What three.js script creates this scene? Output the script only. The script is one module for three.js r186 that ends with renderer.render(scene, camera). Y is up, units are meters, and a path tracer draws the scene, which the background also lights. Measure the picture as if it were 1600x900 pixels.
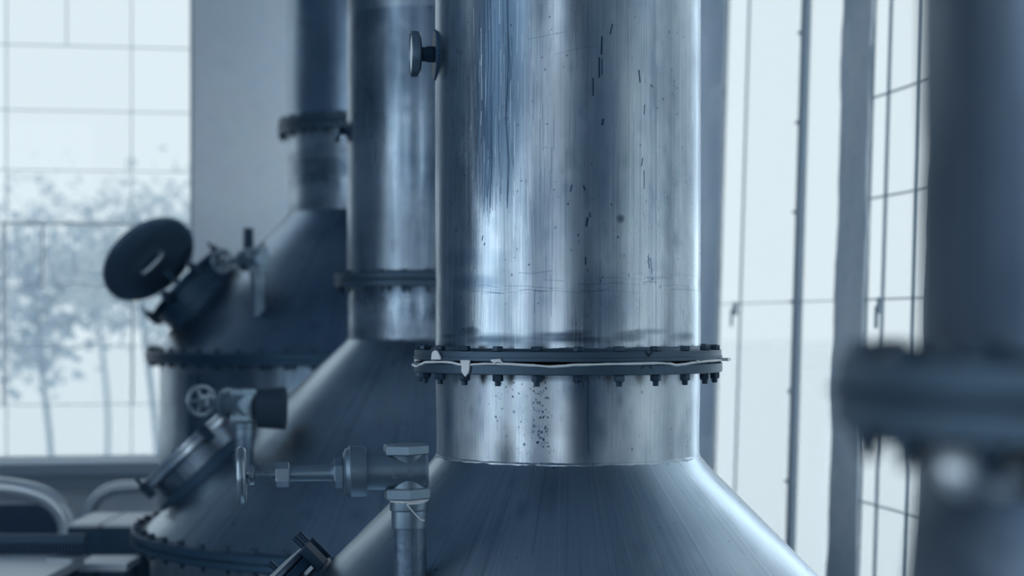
import * as THREE from 'three';
import { mergeGeometries } from 'three/addons/utils/BufferGeometryUtils.js';
import { RoundedBoxGeometry } from 'three/addons/geometries/RoundedBoxGeometry.js';
import { RectAreaLightUniformsLib } from 'three/addons/lights/RectAreaLightUniformsLib.js';
import { FontLoader } from 'three/addons/loaders/FontLoader.js';
import { TextGeometry } from 'three/addons/geometries/TextGeometry.js';

// ---------------------------------------------------------------- camera, sky, daylight, exposure
const EYE = 1.9, FOCAL = 2800, YAW = Math.atan(470 / 2800);
const scene = new THREE.Scene();
const camera = new THREE.PerspectiveCamera((2 * Math.atan(450 / FOCAL) * 180) / Math.PI, 16 / 9, 0.05, 400);
camera.position.set(0, EYE, 0);
camera.rotation.y = -YAW;
camera.setViewOffset(1600, 900, 0, -50, 1600, 900);
camera.focus = 3.12;
camera.userData.fStop = 2.9;

const SKY = new THREE.Color().setRGB(2.6, 3.02, 3.24);
scene.background = SKY;
const DAY = 1.5;                       // radiance of the daylight in the windows outside the frame

const renderer = new THREE.WebGLRenderer({ antialias: true });
renderer.toneMapping = THREE.LinearToneMapping;
renderer.toneMappingExposure = 1.0;
renderer.shadowMap.enabled = true;
RectAreaLightUniformsLib.init();

function daylight(name, w, h, pos, target, power) {
  const l = new THREE.RectAreaLight(new THREE.Color().setRGB(0.90, 0.97, 1.0), power, w, h);
  l.name = name; l.position.set(...pos); l.lookAt(...target); scene.add(l);
}
// x -3 is the left wall, z +4 the wall behind the camera
const LW = -3.4, RW = 2.0, BACK = -8.4, FRONT = 4.2, CEIL = 4.7;
const LEFT_WINDOWS = [[-3.2, -1.5], [-0.6, 1.1]], FRONT_WINDOWS = [[-2.9, -1.3]], WIN_Y = [0.9, 4.2];
for (const [a, b] of LEFT_WINDOWS) daylight('window_area_light', b - a, WIN_Y[1] - WIN_Y[0], [LW - 0.25, 2.6, (a + b) / 2], [0, 2.6, (a + b) / 2], DAY);
for (const [a, b] of FRONT_WINDOWS) daylight('window_area_light', b - a, WIN_Y[1] - WIN_Y[0], [(a + b) / 2, 2.6, FRONT + 0.25], [(a + b) / 2, 2.6, 0], DAY);

daylight('window_area_light', 0.84, 3.3, [RW + 0.25, 2.4, -7.85], [0, 2.4, -7.85], 2.6);  // added light outside the unseen window, brightens the back wall

// ---------------------------------------------------------------- helpers
const RIGHT = new THREE.Vector3(Math.cos(YAW), 0, Math.sin(YAW)), AHEAD = new THREE.Vector3(Math.sin(YAW), 0, -Math.cos(YAW));
const at = (px, py, depth) => new THREE.Vector3(0, EYE, 0).addScaledVector(RIGHT, ((px - 800) / FOCAL) * depth).addScaledVector(AHEAD, depth).setY(EYE + ((500 - py) / FOCAL) * depth);
function rng(seed) { let s = seed | 0; return () => { s = (s + 0x6d2b79f5) | 0; let t = Math.imul(s ^ (s >>> 15), 1 | s); t = (t + Math.imul(t ^ (t >>> 7), 61 | t)) ^ t; return ((t ^ (t >>> 14)) >>> 0) / 4294967296; }; }
const used = {};
function numbered(n) { if (used[n] === undefined) { used[n] = 0; return n; } used[n]++; return n + '_' + String(used[n]).padStart(3, '0'); }
function tag(o, label, category, group, kind) { if (label) o.userData.label = label; if (category) o.userData.category = category; if (group) o.userData.group = group; if (kind) o.userData.kind = kind; return o; }
function thing(name, label, category, pos = [0, 0, 0], group) { const g = new THREE.Group(); g.name = numbered(name); g.position.set(...pos); scene.add(g); return tag(g, label, category, group); }
function part(name, geo, mat, parent, label) { const m = new THREE.Mesh(geo, mat); m.name = parent === scene ? numbered(name) : name; m.castShadow = m.receiveShadow = true; parent.add(m); if (label) m.userData.label = label; return m; }
function struct(name, geo, mat, parent = scene) { const m = part(name, geo, mat, parent); if (parent === scene) m.userData.kind = 'structure'; return m; }
const box = (w, h, d, x = 0, y = 0, z = 0) => { const g = new THREE.BoxGeometry(w, h, d); g.translate(x, y, z); return g; };
const rbox = (w, h, d, r = 0.004, x = 0, y = 0, z = 0) => { const g = new RoundedBoxGeometry(w, h, d, 2, Math.min(r, w / 2.01, h / 2.01, d / 2.01)); g.translate(x, y, z); return g; };
const join = (list) => mergeGeometries(list.map((g) => { const n = g.index ? g.toNonIndexed() : g; for (const k of Object.keys(n.attributes)) if (!['position', 'normal', 'uv'].includes(k)) n.deleteAttribute(k); return n; }));
const tube = (pts, r, n = 40, seg = 12) => new THREE.TubeGeometry(new THREE.CatmullRomCurve3(pts.map((p) => (p.isVector3 ? p : new THREE.Vector3(...p)))), n, r, seg, false);

// Surface of revolution about y; the profile [r, y] runs bottom to top along the outside. u = 0 faces -z, u = 0.25 faces +x; v in metres / vScale.
function revolve(profile, seg = 64, { disp, vScale = 1, v0 = 0, crease = 0.6 } = {}) {
  const runs = []; let run = [profile[0]];
  for (let i = 1; i < profile.length; i++) {
    run.push(profile[i]);
    if (i < profile.length - 1) {
      const a = Math.atan2(profile[i][1] - profile[i - 1][1], profile[i][0] - profile[i - 1][0]), b = Math.atan2(profile[i + 1][1] - profile[i][1], profile[i + 1][0] - profile[i][0]);
      let t = Math.abs(b - a); if (t > Math.PI) t = 2 * Math.PI - t;
      if (t > crease) { runs.push(run); run = [profile[i]]; }
    }
  }
  runs.push(run);
  const out = []; let s = v0;
  for (const r of runs) {
    const pos = [], uv = [], idx = [], n = r.length; let ss = s;
    for (let j = 0; j < n; j++) {
      if (j) ss += Math.hypot(r[j][0] - r[j - 1][0], r[j][1] - r[j - 1][1]);
      for (let i = 0; i <= seg; i++) {
        const a = (2 * Math.PI * i) / seg, rr = r[j][0] + (disp && r[j][0] > 1e-4 ? disp(a % (2 * Math.PI), r[j][1]) : 0);
        pos.push(rr * Math.sin(a), r[j][1], -rr * Math.cos(a)); uv.push(i / seg, ss / vScale);
        if (i < seg && j < n - 1) { const p = j * (seg + 1) + i, q = p + seg + 1; idx.push(p, q, p + 1, p + 1, q, q + 1); }
      }
    }
    s = ss;
    const g = new THREE.BufferGeometry();
    g.setAttribute('position', new THREE.Float32BufferAttribute(pos, 3)); g.setAttribute('uv', new THREE.Float32BufferAttribute(uv, 2)); g.setIndex(idx); g.computeVertexNormals();
    const N = g.attributes.normal;
    for (let j = 0; j < n; j++) { const p = j * (seg + 1), q = p + seg; const v = new THREE.Vector3(N.getX(p) + N.getX(q), N.getY(p) + N.getY(q), N.getZ(p) + N.getZ(q)).normalize(); N.setXYZ(p, v.x, v.y, v.z); N.setXYZ(q, v.x, v.y, v.z); }
    out.push(g);
  }
  return out.length > 1 ? mergeGeometries(out) : out[0];
}
const steps = (r0, y0, r1, y1, n) => Array.from({ length: n + 1 }, (_, i) => [r0 + ((r1 - r0) * i) / n, y0 + ((y1 - y0) * i) / n]);
const ringProfile = (ri, ro, y0, y1, b = 0.0015) => [[ri, y0], [ro - b, y0], [ro, y0 + b], [ro, y1 - b], [ro - b, y1], [ri, y1]];
const flat = (list) => { const g = join(list); g.computeVertexNormals(); return g; };
const hex = (r, h, b = 0.0012) => { const g = flat([new THREE.CylinderGeometry(r, r, h - 2 * b, 6), new THREE.CylinderGeometry(r - b * 1.2, r, b, 6).translate(0, h / 2 - b / 2, 0), new THREE.CylinderGeometry(r, r - b * 1.2, b, 6).translate(0, -h / 2 + b / 2, 0)]); return g; };

// ---------------------------------------------------------------- textures
function canvas(w, h, fill) { const c = document.createElement('canvas'); c.width = w; c.height = h; const x = c.getContext('2d'); if (fill) { x.fillStyle = fill; x.fillRect(0, 0, w, h); } return [c, x]; }
function texture(c, srgb, rx = 1, ry = 1) { const t = new THREE.CanvasTexture(c); t.wrapS = t.wrapT = THREE.RepeatWrapping; t.magFilter = THREE.LinearFilter; t.repeat.set(rx, ry); if (srgb) t.colorSpace = THREE.SRGBColorSpace; return t; }
function blotches(x, W, H, R, n, r0, r1, light, dark, alpha, stretch = 1) {
  for (let i = 0; i < n; i++) {
    const px = R() * W, py = R() * H, r = r0 + R() * (r1 - r0), c = R() < 0.5 ? light : dark, a = alpha * R();
    for (const ox of [-W, 0, W]) {
      if (px + ox + r < 0 || px + ox - r > W) continue;
      x.save(); x.translate(px + ox, py); x.scale(1, stretch);
      const g = x.createRadialGradient(0, 0, 0, 0, 0, r); g.addColorStop(0, `rgba(${c},${a})`); g.addColorStop(1, `rgba(${c},0)`);
      x.fillStyle = g; x.beginPath(); x.arc(0, 0, r, 0, 7); x.fill(); x.restore();
    }
  }
}
function streaks(x, W, H, R, n, light, dark, alpha, len0, len1, x0 = 0, x1 = W, y0 = -0.2, y1 = 1) {
  for (let i = 0; i < n; i++) {
    let px = x0 + R() * (x1 - x0), py = (y0 + R() * (y1 - y0)) * H; const L = (len0 + R() * (len1 - len0)) * H;
    x.strokeStyle = `rgba(${R() < 0.5 ? light : dark},${alpha * R()})`; x.lineWidth = 0.6 + R() * R() * 4;
    x.beginPath(); x.moveTo(px, py);
    for (let k = 0; k < 5; k++) { px += (R() - 0.5) * 5; py += L / 5; x.lineTo(px, py); }
    x.stroke();
  }
}
const LIGHT = '232,240,246', DARK = '92,118,144', DEEP = '58,75,92';
function metalPair(seed, W, H, { base = '#b4c2cf', rough = 92, mottled = 1, extra, extraRough } = {}) {
  const R = rng(seed), [c, x] = canvas(W, H, base), [d, y] = canvas(W, H, `rgb(${rough},${rough},${rough})`);
  blotches(x, W, H, R, 260 * mottled, 30, 170, LIGHT, '80,102,124', 0.30, 1.8);
  blotches(x, W, H, R, 1600 * mottled, 3, 24, LIGHT, '80,102,124', 0.22, 2.0);
  streaks(x, W, H, R, 1900 * mottled, LIGHT, '80,102,124', 0.20, 0.08, 0.8);
  blotches(y, W, H, R, 240 * mottled, 30, 170, '170,170,170', '55,55,55', 0.30, 1.8);
  streaks(y, W, H, R, 1100 * mottled, '180,180,180', '50,50,50', 0.22, 0.08, 0.8);
  for (let i = 0; i < 160 * mottled; i++) { x.fillStyle = `rgba(${DEEP},${0.25 + 0.4 * R()})`; x.beginPath(); x.ellipse(R() * W, R() * H, 0.8 + R() * 2, 0.8 + R() * 3, 0, 0, 7); x.fill(); }
  extra?.(x, R); extraRough?.(y, R);
  return { c, d };
}

// the main still's own axis and heights
const ROWX = 0.646, MAIN_D = 3.231, UC = 0.5 + Math.atan2(ROWX, MAIN_D) / (2 * Math.PI);
const COLR = 0.2435;
// canvas point of the spot seen at photo pixel (px, py) on the main column, for a texture whose bottom is at height yb and spans hv metres
const onColumn = (W, H, yb, hv) => (px, py) => { const s = Math.max(-0.99, Math.min(0.99, (px - 888) / 207)), th = Math.asin(s), depth = 3.294 - COLR * Math.cos(th), y = EYE + ((500 - py) / FOCAL) * depth; return [(UC - th / (2 * Math.PI)) * W, (1 - (y - yb) / hv) * H]; };

const COL_Y0 = EYE - 0.0535;
const colPair = metalPair(11, 2048, 1024, {
  base: '#aebdca', rough: 66, mottled: 1.3,
  extra(x, R) {
    const P = onColumn(2048, 1024, COL_Y0, 0.77), spot = (a, b) => P(a, b);
    const line = (pts, w, col) => { x.strokeStyle = col; x.lineWidth = w; x.beginPath(); pts.forEach((p, i) => { const [a, b] = spot(...p); i ? x.lineTo(a, b) : x.moveTo(a, b); }); x.stroke(); };
    const smear = (px, py, rx, ry, c, a) => { const [u, v] = spot(px, py); x.save(); x.translate(u, v); x.scale(rx * 1.75, ry * 1.45); const g = x.createRadialGradient(0, 0, 0, 0, 0, 1); g.addColorStop(0, `rgba(${c},${a})`); g.addColorStop(0.6, `rgba(${c},${a * 0.6})`); g.addColorStop(1, `rgba(${c},0)`); x.fillStyle = g; x.beginPath(); x.arc(0, 0, 1, 0, 7); x.fill(); x.restore(); };
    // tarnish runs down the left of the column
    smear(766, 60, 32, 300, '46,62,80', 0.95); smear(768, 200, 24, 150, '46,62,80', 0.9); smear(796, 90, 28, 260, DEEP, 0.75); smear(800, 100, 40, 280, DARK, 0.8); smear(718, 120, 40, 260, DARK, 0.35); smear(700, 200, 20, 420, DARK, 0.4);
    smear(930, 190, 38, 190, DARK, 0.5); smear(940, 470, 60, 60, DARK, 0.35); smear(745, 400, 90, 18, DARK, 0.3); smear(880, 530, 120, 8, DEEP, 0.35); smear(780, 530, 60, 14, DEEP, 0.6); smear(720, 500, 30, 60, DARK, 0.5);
    smear(772, 395, 24, 50, LIGHT, 0.3); smear(768, 470, 18, 50, LIGHT, 0.15); smear(745, 440, 60, 16, DARK, 0.5); smear(868, 120, 20, 220, LIGHT, 0.5); smear(875, 420, 22, 120, LIGHT, 0.35); smear(860, 500, 22, 34, LIGHT, 0.4);  // the lighter smears put bands of reflected window light into the colour
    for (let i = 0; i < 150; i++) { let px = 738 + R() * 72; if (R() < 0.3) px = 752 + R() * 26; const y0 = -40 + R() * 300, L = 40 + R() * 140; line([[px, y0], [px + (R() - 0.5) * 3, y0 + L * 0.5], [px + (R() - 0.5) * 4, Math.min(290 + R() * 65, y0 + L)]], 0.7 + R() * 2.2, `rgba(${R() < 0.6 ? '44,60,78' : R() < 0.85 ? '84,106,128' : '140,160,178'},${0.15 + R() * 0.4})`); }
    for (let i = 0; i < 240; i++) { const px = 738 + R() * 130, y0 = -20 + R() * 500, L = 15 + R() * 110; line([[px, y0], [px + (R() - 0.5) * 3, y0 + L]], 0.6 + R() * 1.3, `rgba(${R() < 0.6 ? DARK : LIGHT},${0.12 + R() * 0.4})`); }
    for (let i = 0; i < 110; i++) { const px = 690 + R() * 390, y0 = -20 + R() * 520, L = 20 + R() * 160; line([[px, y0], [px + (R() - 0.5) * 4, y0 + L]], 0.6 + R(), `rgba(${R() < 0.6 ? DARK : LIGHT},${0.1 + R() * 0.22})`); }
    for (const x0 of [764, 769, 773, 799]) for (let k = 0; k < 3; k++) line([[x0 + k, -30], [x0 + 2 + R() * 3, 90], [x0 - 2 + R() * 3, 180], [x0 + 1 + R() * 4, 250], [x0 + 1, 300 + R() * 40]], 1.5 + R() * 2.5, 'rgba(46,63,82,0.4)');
    // nicks, dents and scratches
    for (const [a, b, c, d, w] of [[938, 55, 937, 84, 3], [934, 88, 934, 120, 3], [938, 90, 938, 116, 2], [925, 120, 925, 148, 2.5], [992, 108, 994, 128, 3], [953, 36, 950, 52, 2.5], [1001, 162, 1000, 178, 2], [1000, 265, 1000, 292, 1.8], [940, 184, 938, 194, 4], [917, 338, 915, 352, 4], [920, 330, 921, 338, 2.5], [998, 245, 996, 258, 2], [764, 366, 762, 374, 2.5], [767, 378, 765, 381, 3], [914, 400, 914, 412, 2.5], [1006, 398, 1008, 418, 2], [1010, 402, 1012, 426, 1.6], [894, 287, 892, 298, 2.5], [911, 288, 913, 296, 3]]) line([[a, b], [c, d]], w * 1.2, 'rgba(36,60,88,0.8)');
    for (let i = 0; i < 60; i++) { const [u, v] = spot(700 + R() * 370, R() * 530); x.fillStyle = `rgba(${DEEP},${0.3 + 0.5 * R()})`; x.beginPath(); x.ellipse(u, v, 1 + R() * 2, 1 + R() * 2.5, 0, 0, 7); x.fill(); }
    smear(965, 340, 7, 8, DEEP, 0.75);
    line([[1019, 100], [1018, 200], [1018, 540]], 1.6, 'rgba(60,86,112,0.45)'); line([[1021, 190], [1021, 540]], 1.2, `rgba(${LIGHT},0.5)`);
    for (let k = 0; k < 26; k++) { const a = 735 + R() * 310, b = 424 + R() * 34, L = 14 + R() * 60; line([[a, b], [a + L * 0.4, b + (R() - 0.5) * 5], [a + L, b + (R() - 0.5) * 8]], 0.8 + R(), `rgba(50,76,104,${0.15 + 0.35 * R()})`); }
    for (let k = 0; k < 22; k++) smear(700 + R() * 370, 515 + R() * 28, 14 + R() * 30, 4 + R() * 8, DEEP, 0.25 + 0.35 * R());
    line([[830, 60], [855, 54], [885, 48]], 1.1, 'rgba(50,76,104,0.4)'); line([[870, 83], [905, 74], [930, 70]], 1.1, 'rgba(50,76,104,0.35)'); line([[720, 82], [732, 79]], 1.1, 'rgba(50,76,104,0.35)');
  },
});
const NECK_Y0 = EYE - 0.252;
const neckPair = metalPair(23, 2048, 256, {
  base: '#b6c4d0', rough: 66, mottled: 0.5,
  extra(x, R) {
    const P = onColumn(2048, 256, NECK_Y0, 0.2);
    const smear = (px, py, rx, ry, c, a) => { const [u, v] = P(px, py); x.save(); x.translate(u, v); x.scale(rx * 1.35, ry * 1.35); const g = x.createRadialGradient(0, 0, 0, 0, 0, 1); g.addColorStop(0, `rgba(${c},${a})`); g.addColorStop(1, `rgba(${c},0)`); x.fillStyle = g; x.beginPath(); x.arc(0, 0, 1, 0, 7); x.fill(); x.restore(); };
    smear(705, 650, 34, 120, DARK, 0.8); smear(920, 650, 34, 120, DARK, 0.6); smear(900, 610, 40, 30, DARK, 0.5); smear(775, 650, 20, 70, LIGHT, 0.3); smear(1000, 650, 36, 80, LIGHT, 0.6); smear(840, 592, 160, 9, DEEP, 0.6);  // the two light smears are window reflections painted into the neck colour
    for (let i = 0; i < 90; i++) { const px = R() < 0.65 ? 838 + R() * 22 : 780 + R() * 90, [u, v] = P(px, 600 + R() * 105); x.fillStyle = `rgba(48,74,102,${0.3 + 0.6 * R()})`; x.beginPath(); x.ellipse(u, v, 1 + R() * 2.2, 1 + R() * 2.2, R() * 3, 0, 7); x.fill(); }
    for (let i = 0; i < 50; i++) { const [u, v] = P(690 + R() * 390, 590 + R() * 120); x.fillStyle = `rgba(${DEEP},${0.2 + 0.4 * R()})`; x.beginPath(); x.ellipse(u, v, 0.8 + R(), 0.8 + R(), 0, 0, 7); x.fill(); }
    x.strokeStyle = 'rgba(52,78,106,0.7)'; x.lineWidth = 2; x.beginPath(); x.moveTo(...P(918, 585)); x.lineTo(...P(917, 660)); x.lineTo(...P(919, 710)); x.stroke();
  },
});
const plainPair = metalPair(37, 1024, 1024, { base: '#a5b5c4', rough: 66, mottled: 0.9 });
const conePair = metalPair(41, 2048, 1024, {
  base: '#aab9c7', rough: 76, mottled: 0.5,
  extra(x, R) { streaks(x, 2048, 1024, R, 900, LIGHT, DARK, 0.2, 0.2, 1.0); for (let i = 0; i < 30; i++) { const u = R() * 2048, v = R() * 1024; x.save(); x.translate(u, v); x.rotate(-0.5); x.fillStyle = `rgba(${DEEP},${0.3 + 0.4 * R()})`; x.beginPath(); x.ellipse(0, 0, 1 + R() * 3, 2 + R() * 4, 0, 0, 7); x.fill(); x.restore(); } },
});
function noisePlaster(seed, base, light, dark, a) { const R = rng(seed), [c, x] = canvas(1024, 1024, base); blotches(x, 1024, 1024, R, 300, 40, 200, light, dark, a); blotches(x, 1024, 1024, R, 1500, 4, 30, light, dark, a * 0.7); return c; }
const plasterTex = noisePlaster(5, '#dbe4ec', '240,246,250', '176,194,210', 0.16);
const roughPlasterTex = noisePlaster(6, '#e2eaf0', '240,246,250', '160,180,198', 0.25);
function bumpNoise(seed) { const R = rng(seed), [c, x] = canvas(512, 512, '#808080'); blotches(x, 512, 512, R, 900, 4, 40, '255,255,255', '0,0,0', 0.25); blotches(x, 512, 512, R, 3000, 1, 5, '255,255,255', '0,0,0', 0.3); return c; }
const bumpTex = bumpNoise(8);

const mirrored = (t) => { t.wrapT = THREE.MirroredRepeatWrapping; return t; };
const std = (o) => new THREE.MeshStandardMaterial(o);
const hexc = (h) => new THREE.Color(h);
const M = {
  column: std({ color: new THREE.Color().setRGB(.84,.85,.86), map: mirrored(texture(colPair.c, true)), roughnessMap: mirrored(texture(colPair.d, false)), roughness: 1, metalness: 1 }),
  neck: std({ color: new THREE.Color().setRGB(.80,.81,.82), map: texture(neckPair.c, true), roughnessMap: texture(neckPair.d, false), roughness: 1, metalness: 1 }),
  cone: std({ color: new THREE.Color().setRGB(.80,.84,.86), map: texture(conePair.c, true), roughnessMap: texture(conePair.d, false), roughness: 1, metalness: 1 }),
  sheet: std({ color: new THREE.Color().setRGB(.56,.60,.64), map: texture(plainPair.c, true), roughnessMap: texture(plainPair.d, false), roughness: 1, metalness: 1 }),
  iron: std({ color: new THREE.Color().setRGB(0.055, 0.10, 0.15), roughness: 0.5, metalness: 0.6, bumpMap: texture(bumpTex, false, 6, 1), bumpScale: 0.0006 }),
  rim: std({ color: new THREE.Color().setRGB(0.03, 0.08, 0.14), roughness: 0.5, metalness: 0.6 }),
  bolt: std({ color: new THREE.Color().setRGB(0.02, 0.052, 0.095), roughness: 0.45, metalness: 0.4 }),
  gasket: std({ color: hexc('#e4ebf0'), roughness: 0.8 }),
  solder: std({ color: hexc('#b9c6d1'), roughness: 0.35, metalness: 0.9, bumpMap: texture(bumpTex, false, 30, 1), bumpScale: 0.001 }),
  ink: std({ color: new THREE.Color().setRGB(0.012, 0.035, 0.065), roughness: 0.8 }),
  brass: std({ color: new THREE.Color().setRGB(0.19, 0.27, 0.345), roughness: 0.42, metalness: 0.75, bumpMap: texture(bumpTex, false, 2, 2), bumpScale: 0.0004 }),
  brassBright: std({ color: new THREE.Color().setRGB(0.30, 0.38, 0.45), roughness: 0.38, metalness: 0.8 }),
  pipe: std({ color: hexc('#aab8c4'), map: texture(plainPair.c, true, 0.5, 1), roughness: 0.42, metalness: 0.75, bumpMap: texture(bumpTex, false, 3, 8), bumpScale: 0.0005 }),
  steel: std({ color: hexc('#c3cfd9'), roughness: 0.3, metalness: 0.95 }),
  blackSteel: std({ color: new THREE.Color().setRGB(0.03, 0.08, 0.14), roughness: 0.5, metalness: 0.3 }),
  navyPaint: std({ color: new THREE.Color().setRGB(0.022, 0.065, 0.13), roughness: 0.6 }),
  paleTop: std({ color: hexc('#e6eef4'), roughness: 0.4, metalness: 0.1 }),
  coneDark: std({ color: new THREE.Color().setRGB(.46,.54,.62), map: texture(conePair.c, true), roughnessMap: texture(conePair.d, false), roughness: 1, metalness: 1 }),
  railPaint: std({ color: new THREE.Color().setRGB(0.72, 0.79, 0.84), roughness: 0.3, metalness: 0.5 }),
  lidPaint: std({ color: new THREE.Color().setRGB(0.15, 0.24, 0.34), roughness: 0.45, metalness: 0.7 }),
  stillDark: std({ color: new THREE.Color().setRGB(0.26, 0.30, 0.35), map: texture(plainPair.c, true), roughnessMap: texture(plainPair.d, false), roughness: 1.3, metalness: 1 }),
  plaster: std({ map: texture(plasterTex, true, 0.5, 0.5), roughness: 0.9, bumpMap: texture(bumpTex, false, 2, 2), bumpScale: 0.002 }),
  roughPlaster: std({ map: texture(roughPlasterTex, true, 0.7, 0.7), roughness: 0.95, bumpMap: texture(bumpTex, false, 3, 3), bumpScale: 0.004 }),
  hall: std({ color: new THREE.Color().setRGB(0.36, 0.47, 0.58), roughness: 0.85 }),
  ceiling: std({ color: new THREE.Color().setRGB(0.27, 0.36, 0.47), roughness: 0.85 }),
  floor: std({ color: new THREE.Color().setRGB(0.10, 0.19, 0.30), roughness: 0.6 }),
  frame: std({ color: hexc('#9db0c0'), roughness: 0.6 }),
  postPaint: std({ color: hexc('#a3b5c4'), roughness: 0.6 }),
  ledge: std({ color: hexc('#b4c4d1'), roughness: 0.7 }),
  ground: std({ color: new THREE.Color().setRGB(0.9, 0.92, 0.93), roughness: 0.95 }),
  bark: std({ color: hexc('#a9bac8'), roughness: 0.9 }),
  leaf: new THREE.MeshPhysicalMaterial({ color: hexc('#d9e1e7'), roughness: 0.9, transmission: 0.5, thickness: 0 }),
  leafDark: new THREE.MeshPhysicalMaterial({ color: hexc('#c3d1dc'), roughness: 0.9, transmission: 0.5, thickness: 0 }),
};
const dimGlass = [0.537, 0.533, 0.541].map((v) => new THREE.MeshPhysicalMaterial({ color: new THREE.Color().setRGB(v, v, v), roughness: 0, transmission: 1, thickness: 0, specularIntensity: 0.15 }));   // grey tint dims the sky behind; light crosses both faces of a pane
const greyGlass = new THREE.MeshPhysicalMaterial({ color: new THREE.Color().setRGB(0.77, 0.77, 0.78), roughness: 0, transmission: 1, thickness: 0, specularIntensity: 0.15 });
const clearGlass = new THREE.MeshPhysicalMaterial({ color: new THREE.Color().setRGB(0.98, 0.98, 0.99), roughness: 0, transmission: 1, thickness: 0, specularIntensity: 0.3 });

// ---------------------------------------------------------------- the setting
const HX = RW + 1.0;
struct('floor', box(RW + 1.2 - LW, 0.2, FRONT - BACK + 0.6, (RW + 0.6 + LW - 0.4) / 2, -0.1, (FRONT + BACK) / 2), M.floor);
function jagged(path, x0, y0, x1, y1, amp, R) { const n = amp ? Math.max(1, Math.round(Math.hypot(x1 - x0, y1 - y0) / 0.035)) : 1; for (let i = 1; i <= n; i++) { const t = i / n, w = i < n ? amp : 0, slow = Math.sin(t * 23 + x0 * 9) * 0.5 + Math.sin(t * 61 + x0 * 5) * 0.3; const dx = y1 === y0 ? 0 : w * (slow + (R() - 0.5) * 0.5), dy = y1 === y0 ? w * (slow + (R() - 0.5) * 0.5) : 0; path.lineTo(x0 + (x1 - x0) * t + dx, y0 + (y1 - y0) * t + dy); } }
// wall in its own plane: x along it, y up, holes [x0, y0, x1, y1]; thickness towards +z
function wallShape(x0, x1, y0, y1, holes, t, amp, seed) {
  const R = rng(seed), s = new THREE.Shape(); s.moveTo(x0, y0); s.lineTo(x1, y0); s.lineTo(x1, y1); s.lineTo(x0, y1); s.lineTo(x0, y0);
  for (const [a, b, c, d] of holes) { const h = new THREE.Path(); h.moveTo(a, b); jagged(h, a, b, a, d, amp, R); jagged(h, a, d, c, d, amp, R); jagged(h, c, d, c, b, amp, R); jagged(h, c, b, a, b, amp, R); s.holes.push(h); }
  return new THREE.ExtrudeGeometry(s, { depth: t, bevelEnabled: false });
}
const ceiling = struct('ceiling', wallShape(LW - 0.3, RW + 0.9, BACK - 0.3, FRONT + 0.3, [], 0.2, 0, 9).rotateX(Math.PI / 2), M.ceiling); ceiling.position.y = CEIL + 0.2;
// a window in its wall's plane, with bars and panes of its own; vs and hs are the bar places
let windowNo = 0;
function windowAt(place, x0, y0, x1, y1, vs, hs, { bar = 0.012, depth = 0.02, z = 0.02, pane = dimGlass, edge = 0.03, frameMat = M.frame, mullions = [], paneOf } = {}) {
  const g = new THREE.Group(); windowNo++; g.name = 'window_' + windowNo; scene.add(g); g.userData.kind = 'structure'; place(g);
  part('window_frame', join([box(edge, y1 - y0, depth * 1.6, x0 + edge / 2, (y0 + y1) / 2, z), box(edge, y1 - y0, depth * 1.6, x1 - edge / 2, (y0 + y1) / 2, z), box(x1 - x0 - 2 * edge, edge, depth * 1.6, (x0 + x1) / 2, y0 + edge / 2, z), box(x1 - x0 - 2 * edge, edge, depth * 1.6, (x0 + x1) / 2, y1 - edge / 2, z)]), frameMat, g);
  for (const v of vs) part('muntin', box(bar, y1 - y0 - 2 * edge, depth, v, (y0 + y1) / 2, z), frameMat, g);
  const cols = [x0 + edge, ...vs, ...mullions.map((m) => m[0]), x1 - edge].sort((a, b) => a - b), rows = [y0 + edge, ...hs, y1 - edge];
  for (const h of hs) part('muntin', box(x1 - x0 - 2 * edge, bar * 0.8, depth * 0.7, (x0 + x1) / 2, h, z), frameMat, g);
  for (const [m, w] of mullions) part('mullion', box(w, y1 - y0, depth * 2.6, m, (y0 + y1) / 2, z - 0.004), M.postPaint, g);
  for (let i = 0; i < cols.length - 1; i++) for (let j = 0; j < rows.length - 1; j++) part('pane', box(cols[i + 1] - cols[i], rows[j + 1] - rows[j], 0.003, (cols[i] + cols[i + 1]) / 2, (rows[j] + rows[j + 1]) / 2, z + 0.003).toNonIndexed(), paneOf?.(i) ?? pane[(i * 7 + j * 3) % pane.length], g);
  return g;
}
// back wall: local x = world x, local +z = world -z is handled by turning it half round
const backPlace = (o) => { o.position.set(0, 0, BACK); o.rotation.y = Math.PI; };   // local x = -world x, +z local = -z world
const BW = { x0: 0.084, x1: 1.62, y0: EYE - 0.636, y1: 4.0 };
const wallBack = struct('wall_back', wallShape(-(RW + 0.1), -(LW - 0.1), -0.05, CEIL + 0.05, [[BW.x0, BW.y0, BW.x1, BW.y1]], 0.12, 0, 3), M.plaster); backPlace(wallBack);
const lx = (px) => -at(px, 500, (8.4 / Math.cos(YAW - Math.atan((800 - px) / FOCAL))) * Math.cos(Math.atan((800 - px) / FOCAL))).x;   // photo column -> place along the back wall
const ly = (py) => EYE + ((500 - py) / FOCAL) * 8.35;
const bwV = [205, 8, -190].map(lx), bwH = [715 - 85, 540, 447, 350, 270, 178, 78, -12, -105, -200].map(ly).filter((y) => y > BW.y0 + 0.05 && y < BW.y1 - 0.05);
const w1 = windowAt(backPlace, BW.x0, BW.y0, BW.x1, BW.y1, bwV, bwH, { bar: 0.004, z: 0.05, depth: 0.012, edge: 0.012 });
part('muntin', box(0.004, 0.6, 0.012, lx(103), ly(78) + 0.3, 0.05), M.frame, w1);
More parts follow.
